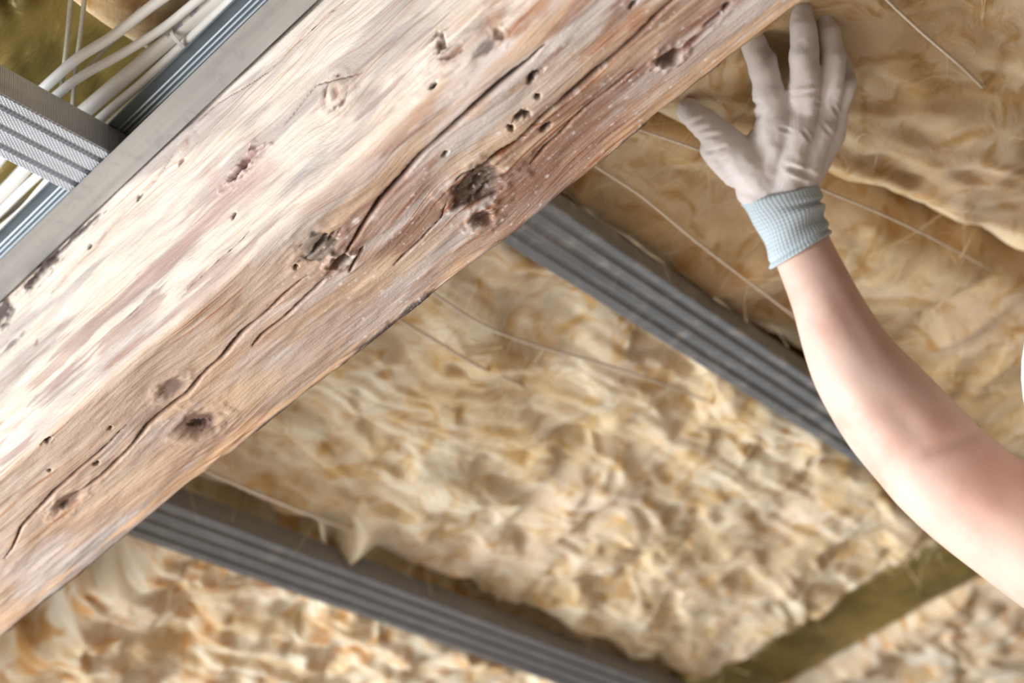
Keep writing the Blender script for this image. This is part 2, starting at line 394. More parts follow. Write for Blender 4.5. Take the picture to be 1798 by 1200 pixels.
def build_beam():
    s = np.concatenate([np.linspace(-2.4, -.05, 60, endpoint=False), np.arange(-.05, 1.50, .00135), np.linspace(1.50, 4.1, 60)])
    WU = BX1-BX0
    t = np.concatenate([np.linspace(-.30, -.235, 12, endpoint=False), np.arange(-.235, WU+.018, .0011),
                        np.linspace(WU+.02, WU+.29, 26)])
    S, T = np.meshgrid(s, t, indexing='ij')
    # --- section: side face, soft arris, underside, bevelled far arris, far side
    rr = .010+.030*sstep(.62-S, 0, .35)+.006*(fbm(S*5, S*0, 4)-.5)
    edge = WU+.004*(fbm(S*9, S*0+3, 8, 3)-.5)*2+.0025*(fbm(S*60, S*0, 9, 3)-.5)
    X = np.where(T < 0, BX0, BX0+T); Z = np.where(T < 0, BZ-T, BZ)
    k = np.clip((T+rr)/(2*rr), 0, 1); inside = (np.abs(T) < rr)
    bx = BX0+k*k*rr; bz = BZ+(1-k)**2*rr
    X = np.where(inside, bx, X); Z = np.where(inside, bz, Z)
    bev = .014
    u = T-(WU-.006)
    far = u > 0
    X = np.where(far, BX0+edge-.006+np.minimum(u, bev)*.62, X)
    Z = np.where(far, BZ+np.minimum(u, bev)*.78+np.maximum(u-bev, 0), Z)
    NX = np.where(T < -rr, -1.0, np.where(T < rr, -(1-k), 0)); NZ = np.where(T < -rr, 0, np.where(T < rr, -k, -1.0))
    NX = np.where(far, np.clip(u/bev, 0, 1), NX); NZ = np.where(far, -(1-np.clip(u/bev-.4, 0, 1)), NZ)
    ln = np.sqrt(NX**2+NZ**2)+1e-9; NX /= ln; NZ /= ln
    # --- features
    disp = .0050*(fbm(S*4, T*14, 1, 3)-.5)+.0032*(fbm(S*14, T*40, 2, 3)-.5)+.0012*(fbm(S*30, T*190, 3, 3)-.5)
    gs = S.copy(); gt = T+.006*(fbm(S*5, T*12, 11, 3)-.5)
    under = sstep(T, -.008, .010)
    upr = sstep(S, .86, .45)                                   # towards the near, redder end
    def C(*c): return lin(*c)[None, None, :]
    def mixc(a, f, c): return a*(1-f[..., None])+c*f[..., None]
    colr = np.ones(S.shape+(3,))*C(232, 218, 202)
    f = fbm(S*5, T*22, 20, 4); colr = mixc(colr, sstep(f, .45, .62)*.8, C(242, 228, 216))
    f = fbm(S*9, T*70, 21, 4); colr = mixc(colr, sstep(f, .50, .66)*.4, C(226, 198, 170))
    # side face: grey-violet blotches running with the grain
    f = fbm(S*6+T*4, T*30, 22, 4); colr = mixc(colr, sstep(f, .545, .68)*.75*(1-under), C(186, 172, 168))
    f = fbm(S*11, T*95, 23, 4); colr = mixc(colr, sstep(f, .58, .68)*.65*(1-under)*sstep(T, -.16, -.05), C(166, 128, 116))
    # underside
    ub = np.ones(S.shape+(3,))*C(214, 184, 158)
    f = fbm(S*5, T*26, 30, 4); ub = mixc(ub, sstep(f, .42, .6), C(206, 176, 154))
    f = fbm(S*7, T*55, 31, 4); ub = mixc(ub, sstep(f, .50, .62)*.75, C(214, 172, 132))
    f = fbm(S*6, T*36, 32, 4); ub = mixc(ub, sstep(f, .52, .66)*.8, C(198, 184, 178))
    f = fbm(S*9, T*48, 33, 5); ub = mixc(ub, sstep(f, .53, .62)*.55*(1-upr), C(176, 132, 106))
    # redder weathered zone at the near end
    f = fbm(S*8, T*45, 34, 5)
    ub = mixc(ub, sstep(f, .36, .56)*upr*sstep(T, .02, .06)*.85, C(180, 136, 112))
    f = fbm(S*12, T*80, 35, 4); ub = mixc(ub, sstep(f, .52, .64)*upr*.8, C(150, 104, 82))
    f = fbm(S*10, T*60, 36, 5); ub = mixc(ub, sstep(f, .54, .66)*upr*.85, C(214, 200, 194))
    # plain sandy band just under the arris at the far end
    f = sstep(T, .0, .008)*sstep(T, .055, .03)*sstep(S, .60, .80); ub = mixc(ub, f*.7, C(198, 174, 152))
    # freshly split orange stripes by the far edge
    f = fbm(S*3, T*210, 37, 3)
    e_ = sstep(T, WU-.034, WU-.014)*sstep(T, WU+.002, WU-.005)
    ub = mixc(ub, e_*sstep(f, .40, .58)*.85*(.25+.75*sstep(fbm(S*5, T*9, 38), .4, .55)), C(226, 176, 124))
    f = fbm(S*7, T*60, 39, 4); ub = mixc(ub, sstep(f, .5, .6)*sstep(T, WU-.035, WU-.01)*.7, C(150, 134, 130))
    colr = colr*(1-under[..., None])+ub*under[..., None]
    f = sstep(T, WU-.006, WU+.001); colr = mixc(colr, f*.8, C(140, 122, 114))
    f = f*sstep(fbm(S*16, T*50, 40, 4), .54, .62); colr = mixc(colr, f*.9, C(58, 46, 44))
    gam = .40+.50*under; gam = gam*(.25+1.2*sstep(fbm(S*5, T*24, 41, 3), .3, .7))
    dust = sstep(T, .02, .05)*(.15+.85*upr)

    def blob(px, py, pa, pb, colour, depth=0.0, soft=.35, strength=1.0, warp=.0, seed=0, rings=0.0, rim=None, rough=.45):
        nonlocal colr, disp, gt
        s0, t0 = st(px, py); a, b = st_size(px, py, pa, pb)
        ds = (S-s0)/a; dt = (T-t0)/b
        near = (np.abs(ds) < 8) & (np.abs(dt) < 8)
        idx = np.where(near)
        if len(idx[0]) == 0: return
        d1 = ds[idx]; d2 = dt[idx]
        q = np.sqrt(d1**2+d2**2)*np.clip(1+rough*(fbm(d1*1.3+seed*7, d2*1.3, 50+seed, 3)-.5)*2, .5, 2)
        if warp:
            gt[idx] -= d2*b*warp*np.exp(-(d1/2.6)**2)*np.exp(-np.abs(d2)/2.2)
        f = sstep(q, 1+soft, 1-soft)*strength
        cc = lin(*colour)[None, :]*(1-.45*rings*(.5+.5*np.sin(q*13+d1)))[:, None]
        colr[idx] = colr[idx]*(1-f[:, None])+cc*f[:, None]
        if rim is not None:
            fr = np.exp(-((q-1.05)/.16)**2)*.9*sstep(fbm(d1*2, d2*2, 70+seed, 2), .35, .55)
            colr[idx] = colr[idx]*(1-fr[:, None])+lin(*rim)[None, :]*fr[:, None]
        disp[idx] += -depth*sstep(q, 1.25, .5)+(abs(depth)*.35*np.exp(-((q-1.5)/.35)**2) if warp else 0)
    # pale or coloured patches (soft)
    for i, (px, py, pa, pb, c, stg) in enumerate([
        (420, 320, 75, 34, (206, 170, 158), .75), (1060, 70, 40, 13, (192, 132, 92), .9), (1115, 28, 26, 13, (196, 132, 88), .9),
        (930, 20, 60, 16, (172, 112, 66), .85), (860, 40, 50, 13, (170, 116, 72), .75), (650, 170, 40, 17, (168, 150, 148), .6),
        (700, 90, 62, 16, (176, 164, 164), .6), (600, 260, 70, 12, (176, 160, 156), .5), (540, 300, 50, 12, (170, 164, 166), .6),
        (330, 420, 110, 7, (176, 136, 124), .6), (260, 500, 70, 5, (160, 138, 136), .6), (280, 470, 120, 9, (190, 154, 140), .55),
        (620, 420, 40, 14, (150, 108, 84), .7), (700, 470, 90, 14, (222, 186, 140), .7), (760, 420, 60, 14, (188, 148, 122), .6),
        (900, 400, 70, 16, (176, 130, 106), .6), (1000, 300, 100, 22, (168, 116, 88), .65), (880, 250, 60, 14, (226, 190, 148), .7),
        (960, 150, 60, 18, (212, 190, 172), .7), (1150, 130, 70, 18, (206, 190, 184), .7), (1260, 60, 70, 16, (204, 182, 172), .7),
        (250, 740, 34, 16, (168, 128, 106), .7), (390, 640, 44, 13, (206, 160, 120), .7), (440, 690, 90, 22, (226, 184, 134), .6),
        (250, 850, 90, 24, (222, 178, 136), .55), (110, 780, 70, 16, (186, 146, 120), .6), (60, 830, 60, 16, (214, 190, 170), .6),
        (60, 990, 60, 30, (210, 196, 190), .7), (150, 960, 50, 14, (202, 190, 188), .6), (640, 330, 90, 12, (196, 160, 128), .5),
        (760, 170, 70, 11, (176, 122, 82), .6), (700, 230, 80, 12, (182, 138, 104), .5), (560, 350, 80, 13, (190, 164, 142), .6),
        (820, 140, 60, 18, (216, 204, 198), .7), (1030, 60, 60, 14, (214, 204, 198), .6), (500, 420, 60, 18, (206, 190, 176), .6)]):
        blob(px, py, pa, pb, c, 0.0, .75, stg, 0, i, rough=.8)
    # knots
    blob(842, 326, 40, 25, (118, 96, 82), .0035, .35, .95, .85, 1, .5, (58, 38, 30))
    blob(838, 320, 24, 6, (60, 44, 38), .003, .5, .8, 0, 2, rough=1.0)
    blob(850, 336, 16, 4, (52, 38, 34), .003, .5, .8, 0, 3, rough=1.0)
    blob(847, 384, 17, 14, (78, 50, 38), .003, .5, .9, .7, 4, .5)
    blob(557, 432, 30, 20, (142, 124, 110), -.0015, .25, .95, .85, 5, .35, (60, 44, 36))
    blob(562, 428, 22, 4, (48, 38, 34), .004, .5, .9, 0, 6, rough=1.2)
    blob(598, 455, 16, 9, (56, 36, 28), .006, .5, .95, .4, 7)
    blob(585, 468, 16, 10, (140, 98, 78), .001, .6, .8, 0, 8)
    blob(350, 748, 30, 21, (108, 76, 64), .002, .55, .92, .85, 9, .6)
    blob(352, 748, 10, 8, (48, 34, 30), .003, .6, .9, 0, 10, rough=1.)
    blob(303, 682, 24, 14, (128, 98, 86), .0015, .6, .85, .8, 11, .6)
    blob(120, 882, 26, 11, (122, 84, 66), .002, .6, .85, .7, 12, .4)
    blob(114, 890, 9, 4, (62, 44, 42), .002, .6, .9, 0, 13)
    blob(594, 165, 23, 21, (226, 208, 190), -.0014, .2, .8, .85, 14, .15, (96, 40, 32), rough=.25)
    blob(594, 165, 9, 7, (156, 98, 80), .001, .6, .7, 0, 15, .6)
    blob(436, 283, 22, 7, (112, 60, 50), .003, .5, .9, .4, 16, rough=1.0)
    blob(422, 300, 16, 4, (84, 46, 40), .003, .5, .9, .3, 17, rough=1.0)
    blob(444, 270, 9, 8, (150, 116, 108), -.001, .4, .8, 0, 18)
    blob(815, 82, 62, 19, (196, 178, 166), -.002, .4, .8, .8, 19, .2)
    blob(846, 84, 26, 9, (104, 90, 88), .001, .5, .9, 0, 20)
    blob(776, 80, 10, 12, (104, 70, 52), .003, .5, .9, 0, 21, rough=.9)
    blob(797, 97, 22, 7, (128, 88, 62), .002, .6, .8, 0, 22, rough=1.)
    blob(870, 62, 9, 9, (130, 98, 76), .0015, .5, .85, .5, 23, .6)
    blob(1178, 102, 20, 11, (82, 56, 46), .004, .6, .95, .6, 24, .4)
    blob(1215, 75, 40, 5, (128, 76, 56), .002, .6, .85, .3, 25)
    blob(1262, 28, 34, 3, (112, 64, 48), .002, .6, .9, 0, 26); blob(1276, 12, 8, 4, (64, 38, 34), .003, .4, .95, 0, 27)
    blob(1120, 130, 60, 8, (150, 112, 94), 0, .7, .6, 0, 28)
    blob(325, 256, 12, 10, (206, 176, 156), -.0008, .4, .7, .7, 29, .5)
    blob(318, 284, 8, 3, (110, 66, 54), .001, .5, .85, 0, 30)
    # open holes and pits
    for i, (px, py, pa, pb) in enumerate([(937, 130, 13, 6), (932, 140, 7, 4), (912, 202, 15, 5), (925, 199, 6, 5), (897, 223, 5, 6), (944, 168, 5, 4),
        (84, 775, 9, 5), (194, 753, 4, 3), (170, 814, 6, 3), (88, 828, 3, 2.5), (413, 378, 5, 3.5), (520, 468, 4, 3.2), (158, 433, 3.5, 3),
        (783, 270, 6, 3), (1112, 6, 9, 4), (960, 222, 13, 5), (247, 345, 7, 3), (757, 152, 8, 3)]):
        blob(px, py, pa, pb, (52, 32, 28), .004, .35, .96, 0, 80+i, rough=.6)
    for i, (px, py, pa, pb, c) in enumerate([(63, 602, 5, 4, (150, 110, 84)), (20, 604, 16, 4, (112, 100, 104)), (262, 520, 12, 2, (140, 118, 120)),
        (235, 548, 12, 2, (136, 114, 116)), (100, 690, 40, 2.2, (160, 142, 140)), (60, 705, 30, 2.2, (158, 138, 136)), (240, 555, 20, 2.4, (150, 128, 128)),
        (300, 470, 40, 4, (176, 140, 130)), (215, 620, 46, 4, (178, 140, 128))]):
        blob(px, py, pa, pb, c, 0, .5, .8, 0, 110+i, rough=.9)
    # bark shreds left under the metal track and along the far arris
    for i, (px, py, pa, pb) in enumerate([(75, 478, 34, 9), (92, 462, 16, 6), (112, 440, 40, 4), (150, 405, 30, 3), (4, 552, 16, 12), (55, 498, 12, 5)]):
        blob(px, py, pa, pb, (62, 44, 46), -.0015, .5, .95, 0, 130+i, rough=1.3)
    for i, (px, py, pa, pb) in enumerate([(1105, 250, 44, 5), (1128, 232, 10, 5), (720, 540, 34, 4), (745, 524, 12, 4), (650, 598, 60, 4), (480, 735, 90, 4),
        (1230, 150, 50, 4), (80, 1060, 80, 5)]):
        blob(px, py, pa, pb, (54, 42, 42), -.0012, .6, .9, 0, 140+i, rough=1.2)
    # small pale spatters over the near end
    rng = np.random.RandomState(5)
    for i in range(240):
        s0 = rng.uniform(.12, .62)**1.0; t0 = rng.uniform(.03, WU-.008); r0 = rng.uniform(.0006, .0015)*(1.0 if rng.rand() > .08 else 2.2)
        i0, i1 = np.searchsorted(s, [s0-.008, s0+.008]); j0, j1 = np.searchsorted(t, [t0-.008, t0+.008])
        ds = S[i0:i1, j0:j1]-s0; dt = T[i0:i1, j0:j1]-t0
        f = sstep(np.sqrt((ds*.8)**2+dt**2)/r0, 1.35, .6)*rng.uniform(.4, .95)
        colr[i0:i1, j0:j1] = colr[i0:i1, j0:j1]*(1-f[..., None])+lin(232, 222, 216)*f[..., None]
    # drying checks
    CR = [([(540, 480), (493, 523), (467, 552), (427, 587), (393, 627), (353, 663), (327, 697), (290, 725), (260, 750), (217, 800), (177, 837), (150, 858), (110, 890)], 1.25),
          ([(222, 745), (195, 775), (167, 800), (133, 830), (93, 867), (60, 903), (37, 927), (20, 965), (5, 985)], .95),
          ([(586, 485), (570, 490), (542, 518), (500, 558), (460, 590), (440, 612)], 1.0),
          ([(958, 76), (927, 107), (887, 140), (840, 180), (807, 210), (783, 233), (740, 273), (707, 310), (667, 350), (645, 380), (633, 400), (623, 417), (608, 438), (592, 457)], 1.5),
          ([(638, 430), (624, 456), (612, 478)], .8),
          ([(1215, -30), (1182, 0), (1155, 25), (1120, 60), (1090, 88), (1065, 112), (1052, 120), (1030, 140), (980, 182), (950, 207), (910, 247), (877, 267), (847, 293), (813, 303), (793, 320)], 1.45),
          ([(1120, 118), (1082, 148), (1037, 182), (1005, 210), (980, 238), (957, 260), (928, 292)], .7),
          ([(785, 345), (775, 380), (754, 402), (734, 425), (714, 443), (690, 467)], .55),
          ([(305, 272), (279, 310), (247, 345), (215, 376), (187, 408), (171, 430), (136, 462), (86, 516)], .75),
          ([(605, 2), (520, 77), (473, 127), (383, 180), (350, 215)], .4),
          ([(438, 405), (380, 462), (330, 510)], .35), ([(640, 130), (560, 150), (500, 222)], .3)]
    crack = np.full(S.shape, 60.0)
    for k_, (pl, wmm) in enumerate(CR):
        pts = np.array(sorted([st(*p) for p in pl]))
        cs, ct = pts[:, 0], pts[:, 1]
        L = cs[-1]-cs[0]
        tc = np.interp(s, cs, ct)+.0016*(fbm(s*34, s*0+k_, 200+k_, 3)-.5)
        kk = np.clip((s-cs[0])/L, 0, 1)
        wv = wmm*.00122*np.clip(np.minimum(kk, 1-kk)*7, 0, 1)**.7*(.65+.7*vnoise(s*25, s*0+k_, 300+k_))
        wv = np.where((s < cs[0]) | (s > cs[-1]), 1e-6, wv+1e-6)
        sd = T-tc[:, None]
        q = sd/wv[:, None]
        crack = np.where(np.abs(q) < np.abs(crack), np.clip(q, -60, 60), crack)
        dep = np.minimum(wv*5, .008)[:, None]
        disp -= dep*np.clip(1.25-np.abs(q)*.8, 0, 1)
        # stained lips of the split
        f = np.exp(-(sd/(wv[:, None]*2+.002))**2)*.35*(wv[:, None] > 2e-5)
        colr[:] = colr*(1-f[..., None])+lin(150, 104, 78)*f[..., None]
    lum = colr.mean(-1, keepdims=True)
    colr = np.clip(colr*.80+lum*.20, 0, 1)**.88
    V = np.stack([X+NX*disp, S, Z+NZ*disp+Z0], -1)
    n, m_ = S.shape
    Q = grid_quads(n, m_, wrap=True, flip=False)
    me = np_mesh('beam', V.reshape(-1, 3), Q)
    add_attr(me, 'tone', 'FLOAT_COLOR', np.concatenate([np.clip(colr, 0, 1).reshape(-1, 3), np.ones((n*m_, 1))], 1))
    add_attr(me, 'grain', 'FLOAT_VECTOR', np.stack([gs, gt, gs*0], -1).reshape(-1, 3))
    add_attr(me, 'grainamt', 'FLOAT', gam.ravel()); add_attr(me, 'crack', 'FLOAT', crack.ravel()); add_attr(me, 'dust', 'FLOAT', dust.ravel())
    return me
beam = link('timber_beam', build_beam(), WOOD)
set_props(beam, 'rough hewn knotty timber beam with long cracks running diagonally under the ceiling', 'beam')

# ------------------------------------------------------------------ metal channels
def profile_mesh(name, sec, axis, a0, a1, thick=.0007, cuts=1):
    """sec: polyline of (across, height) extruded along axis; a folded sheet with real thickness"""
    sec = np.array(sec, float); n = len(sec)
    d = np.gradient(sec, axis=0); nn = np.stack([-d[:, 1], d[:, 0]], 1); nn /= np.linalg.norm(nn, axis=1)[:, None]
    ring = np.concatenate([sec, (sec+nn*thick)[::-1]])
    al = np.linspace(a0, a1, cuts+1)
    V = []
    for a in al:
        for (u, z) in ring: V.append((a, u, z) if axis == 'X' else (u, a, z))
    m_ = len(ring)
    faces = [tuple(q) for q in grid_quads(len(al), m_, wrap=True).tolist()]
    for e_ in (0, len(al)-1):
        for i in range(n-1):
            faces.append((e_*m_+i, e_*m_+i+1, e_*m_+m_-2-i, e_*m_+m_-1-i))
    me = bpy.data.meshes.new(name); me.from_pydata(V, [], faces)
    bm = bmesh.new(); bm.from_mesh(me); bmesh.ops.recalc_face_normals(bm, faces=bm.faces[:]); bm.to_mesh(me); bm.free()
    return me
def channel_sec(yc, zb, w, h, grooves, gd=.0018, gw=.0022, lip=.007):
    y0, y1 = yc-w/2, yc+w/2
    p = [(y0+lip, zb+h-.001), (y0+.001, zb+h), (y0, zb+h-.001), (y0, zb+.0015), (y0+.0015, zb)]
    for g in grooves:
        c = y0+g*w
        p += [(c-gw, zb), (c-gw*.35, zb+gd), (c+gw*.35, zb+gd), (c+gw, zb)]
    p += [(y1-.0015, zb), (y1, zb+.0015), (y1, zb+h-.001), (y1-.001, zb+h), (y1-lip, zb+h-.001)]
    return p
def sY(px, py, z=1.0):
    return on_z(px, py, z)[1]
HB = Z0+1.0
def chan(name, y0, y1, zb, h, x0, x1, grooves, mat, label, gd=.0018, gw=.0022):
    o = link(name, profile_mesh(name, channel_sec((y0+y1)/2, zb, abs(y1-y0), h, grooves, gd, gw), 'X', x0, x1), mat)
    for p in o.data.polygons: p.use_smooth = False
    return set_props(o, label, 'metal channel', 'galvanised ceiling channels')
c2 = chan('metal_channel', sY(1200, 514), sY(1200, 624), HB, .029, BX1+.004, 4.0, (.18, .46, .74), ZINC_B, 'grey galvanised ceiling channel passing behind the bare forearm', .003, .0055)
c3 = chan('metal_channel', sY(600, 997), sY(600, 1072), HB, .029, BX1+.004, 4.0, (.22, .5, .78), ZINC_C, 'dull grey ceiling channel at the bottom, running down from the beam', .0025, .0045)
c1 = chan('metal_channel', sY(28, 181), sY(28, 293), HB+.0015, .037, RX0+.02, BX0-.004, (.20, .50, .80), ZINC_A, 'bright knurled channel ending in the edge track, crossing the white cables', .003, .0028)

# edge track screwed to the side of the beam
uw = .0312; uh = .0405
xa = BX0-.0035; xb = xa-uw
us = [(xb, HB-.0006)]
us += [(xa-.001, HB-.0006), (xa, HB+.001)]
us += [(xa, HB+.006), (xa-.0012, HB+.008), (xa, HB+.010), (xa, HB+.014), (xa-.0012, HB+.016), (xa, HB+.018), (xa, HB+.022), (xa-.0012, HB+.024), (xa, HB+.026)]
us += [(xa, HB+uh-.001), (xa-.001, HB+uh)]
for q in (.006, .0105, .015, .0195):
    us += [(xa-q+.0012, HB+uh), (xa-q, HB+uh-.0008), (xa-q-.0012, HB+uh)]
us += [(xb, HB+uh), (xb, HB+uh-.0025)]
track = link('edge_track', profile_mesh('edge_track', us, 'Y', -2.0, 3.6), ZINC_U)
for p in track.data.polygons: p.use_smooth = False
track.data.materials.append(ZINC_I)
for p in track.data.polygons:
    if p.center.z > HB+.001: p.material_index = 1
set_props(track, 'grey u-shaped metal edge track fixed along the side of the timber beam', 'metal track')

# ------------------------------------------------------------------ insulation batts
def batt(name, xr, yr, zb, ztop, seed, mat, label, step=.0035, amp=1.0, skew=None, rot=.5, edge_r=.05, fib=900, soft=1.0, fan=False, flaps=()):
    xs = np.arange(xr[0], xr[1]+step, step); ys = np.arange(yr[0], yr[1]+step, step)
    X, Y = np.meshgrid(xs, ys, indexing='ij')
    e = np.minimum(np.minimum(X-xr[0], xr[1]-X), np.minimum(Y-yr[0], yr[1]-Y))
    c, s_ = math.cos(rot), math.sin(rot)
    wx = X+.05*(fbm(X*9, Y*9, seed, 3)-.5); wy = Y+.05*(fbm(X*9+5, Y*9+8, seed+1, 3)-.5)
    u = c*wx+s_*wy; v = -s_*wx+c*wy
    n1 = fbm(u*6, v*8, seed+2, 3); n2 = fbm(u*10, v*18, seed+3, 3); n3 = fbm(u*36, v*60, seed+4, 3)
    rid = 1-np.abs(2*fbm(u*9, v*15, seed+5, 3)-1)
    tear = sstep(fbm(u*7, v*13, seed+9, 2), .56, .72)
    n4 = fbm(X*5+.4*Y, Y*26+3*fbm(X*4, Y*4, seed+12, 2), seed+11, 3)
    pit = sstep(fbm(wx*13, wy*16, seed+13, 2), .64, .80)
    h = amp*(.030*(n1-.5)*2*.7+.007*(n2-.5)*2+.0018*(n3-.5)*2*soft+.014*(n4-.5)*2+.008*(rid-.75)-.007*tear*soft-.012*pit)
    rr = edge_r*(.6+.8*fbm(X*14, Y*14, seed+6, 3))
    k = np.clip(e/rr, 0, 1); prof = np.sqrt(np.clip(1-(1-k)**2, 0, 1))
    Zb = ztop-(ztop-zb+h)*prof
    # fold over sideways so that lumps overhang, ragged outline
    dx = .011*amp*(fbm(u*13, v*19, seed+7, 2)-.5)*2; dy = .011*amp*(fbm(u*13+9, v*19, seed+8, 2)-.5)*2
    X2, Y2 = X+dx, Y+dy
    if skew is not None: Y2 = Y2+skew*(X-xr[0])*((yr[1]-Y)/(yr[1]-yr[0]) if fan else 1.0)
    for (fx, fy, fr, fl) in flaps:                      # torn tufts hanging over the channel
        c0 = on_z(fx, fy, 1.03)-np.array([0, fl, 0]); w = np.exp(-((X2-c0[0])/(fr*.5))**2-((Y2-c0[1])/fr)**2)
        Y2 = Y2+w*fl*(.8+.5*fbm(X*90, Y*60, seed+21, 2)); Zb = Zb-w*.022
    V = np.stack([X2, Y2, Z0+Zb], -1)
    n, m_ = X.shape
    Q = grid_quads(n, m_, flip=True)
    # flat back sheet closing the batt
    VB = np.stack([X2, Y2, np.full_like(X2, Z0+ztop+.001)], -1)
    idx = np.arange(n*m_).reshape(n, m_)
    me = np_mesh(name, V.reshape(-1, 3), Q)
    bm = bmesh.new(); bm.from_mesh(me); bm.verts.ensure_lookup_table()
    loop = list(idx[:, 0])+list(idx[-1, 1:])+list(idx[-2::-1, -1])+list(idx[0, -2:0:-1])
    try: bm.faces.new([bm.verts[i] for i in loop])
    except ValueError: pass
    bm.to_mesh(me); bm.free()
    o = link(name, me, mat); set_props(o, label, 'insulation', 'mineral wool batts')
    # loose fibres standing off the surface
    if not fib: return o
    rng = np.random.RandomState(seed+77)
    VV = []; FF = []
    for i in range(fib):
        a, b = rng.randint(6, n-6), rng.randint(6, m_-6)
        p = V[a, b].copy(); L = rng.uniform(.012, .05); th = rng.uniform(0, 6.28)
        d = np.array([math.cos(th), math.sin(th), -rng.uniform(0, .5)]); cv = rng.normal(size=3)*.5
        w = rng.uniform(.00012, .00032); base = len(VV); side = np.cross(d, [0, 0, 1]); side /= np.linalg.norm(side)+1e-9
        K = 5
        for k_ in range(K):
            q = p+L*(k_/(K-1))*(d+cv*(k_/(K-1)))+np.array([0, 0, -.001])
            VV += [tuple(q+side*w), tuple(q-side*w), tuple(q+np.array([0, 0, -w*1.7]))]
        for k_ in range(K-1):
            for j in range(3):
                FF.append((base+k_*3+j, base+k_*3+(j+1) % 3, base+k_*3+3+(j+1) % 3, base+k_*3+3+j))
    fm = bpy.data.meshes.new('loose_fibres'); fm.from_pydata(VV, [], FF)
    fo = link('loose_fibres', fm, FIBRE, o); fo['kind'] = 'stuff'
    return o
YP2a, YP2b = sY(1200, 514), sY(1200, 624); YP3a, YP3b = sY(600, 997), sY(600, 1072)
ZC = 1.155
batt('insulation_batt', (.775, 2.02), (YP2b-.02, YP3a+.024), 1.034, ZC, 10, FLEECE, 'cream mineral wool batt between the two channels right of the beam', rot=.55, amp=.78, fib=1500, flaps=[(588, 975, .030, .030), (620, 960, .05, .012)])
batt('insulation_batt', (.775, 3.1), (.43, YP2a+.040), 1.036, ZC, 40, FLEECE_T, 'lumpy tan mineral wool batt along the upper side of the channel behind the forearm', rot=-.35, skew=-.28, fan=True, amp=1.1, edge_r=.03)
batt('insulation_batt', (.775, 3.1), (-.55, .445), .990, ZC-.004, 70, FLEECE_T, 'smooth tan mineral wool batt under the gloved hand', amp=.72, step=.0045, skew=-.28, rot=-.6, soft=.6)
batt('insulation_batt', (.985, 2.03), (YP3b-.012, 2.05), 1.030, ZC, 100, FLEECE_O, 'torn pale mineral wool batt below the bottom channel beside the beam', amp=1.15, rot=1.0)
batt('insulation_batt', (2.20, 3.4), (YP2b-.03, 2.0), 1.055, ZC, 130, FLEECE_O, 'orange tinted mineral wool batt in the bottom right corner beyond the olive gap', rot=.2, step=.005)
batt('insulation_batt', (.47, .585), (-.5, .68), 1.088, ZC, 160, FLEECE_T, 'tan mineral wool batt edge behind the white cables at the top', amp=.6, step=.005, fib=0)

# olive film above the wool
def film():
    xs = np.concatenate([np.arange(-.25, .62, .005), np.arange(.62, 1.96, .02), np.arange(1.96, 2.3, .008), np.arange(2.3, 3.6, .02)]); ys = np.concatenate([np.arange(-2.0, .2, .05), np.arange(.2, 1.6, .006), np.arange(1.6, 3.6, .03)])
    X, Y = np.meshgrid(xs, ys, indexing='ij')
    f = .7
    u = X*math.cos(f)+Y*math.sin(f)+.06*(fbm(X*5, Y*5, 5, 2)-.5); v = -X*math.sin(f)+Y*math.cos(f)+.10*(fbm(X*4, Y*4, 6, 2)-.5)
    fold = np.abs(2*fbm(u*5, v*24, 401, 2)-1); cr = np.abs(2*fbm(u*24, v*26, 402, 3)-1)
    sag = .022*sstep(X, .55, .3)*sstep(Y, .45, .6)
    h = sag+.20*(fold-.2)*sstep(X, .50, .42)*sstep(Y, .60, .68)+.004*(cr-.4)+.012*(fbm(X*6, Y*6, 403, 2)-.5)
    gap = sstep(X, 2.0, 2.05)*sstep(X, 2.26, 2.2)*sstep(Y, .5, .55)
    h = h+gap*.095
    Z = np.clip(1.168-h, np.where(X > 1, 1.058, 1.084), 1.2)
    V = np.stack([X, Y, Z0+Z], -1).reshape(-1, 3)
    n, m_ = X.shape
    me = np_mesh('film', V, grid_quads(n, m_, flip=True))
    o = link('vapour_film', me, FILM)
    so = o.modifiers.new('thickness', 'SOLIDIFY'); so.thickness = .0004; so.offset = 1
    return set_props(o, 'crinkled olive gold film showing behind the cables and between the wool batts', 'film')
film()

# ------------------------------------------------------------------ cables, tie, print, twine
def cable(pts, z, r, mat, label):
    P = [on_z(p[0], p[1], p[2] if len(p) > 2 else z) for p in pts]
    o = tube('electric_cable', P, r, mat, seg=14, sub=8)
    return set_props(o, label, 'cable', 'white cables beside the edge track')
cable([(520, -200), (380, -70), (270, 8), (200, 62), (140, 100), (95, 138), (40, 190), (-40, 262), (-160, 360)], 1.068, .0046, CABLE, 'uppermost white cable, standing away from the cable bundle')
cable([(560, -190), (440, -75), (345, 2), (285, 50), (210, 97), (150, 130), (110, 158), (60, 205), (-10, 295), (-110, 390)], 1.062, .0040, CABLE, 'second white cable from the top, bending away from the bundle')
c_big = cable([(610, -205), (480, -85), (390, -8), (310, 59), (250, 110), (158, 187), (85, 252), (25, 318), (-30, 372), (-130, 465)], 1.066, .0068, CABLE2, 'thickest greyish white cable, with blue print on it')
cable([(650, -220), (500, -84), (403, 4), (343, 59), (317, 83), (250, 145), (184, 201), (110, 270), (52, 322), (-5, 378), (-100, 470)], 1.058, .0041, CABLE, 'white cable next to the thick printed one, under the tie')
cable([(664, -200), (516, -75), (412, 18), (340, 82), (275, 142), (205, 205), (145, 258), (95, 308), (60, 342), (15, 372), (-60, 425)], 1.080, .0032, CABLE2, 'slim cable deepest in the bundle nearest the track')
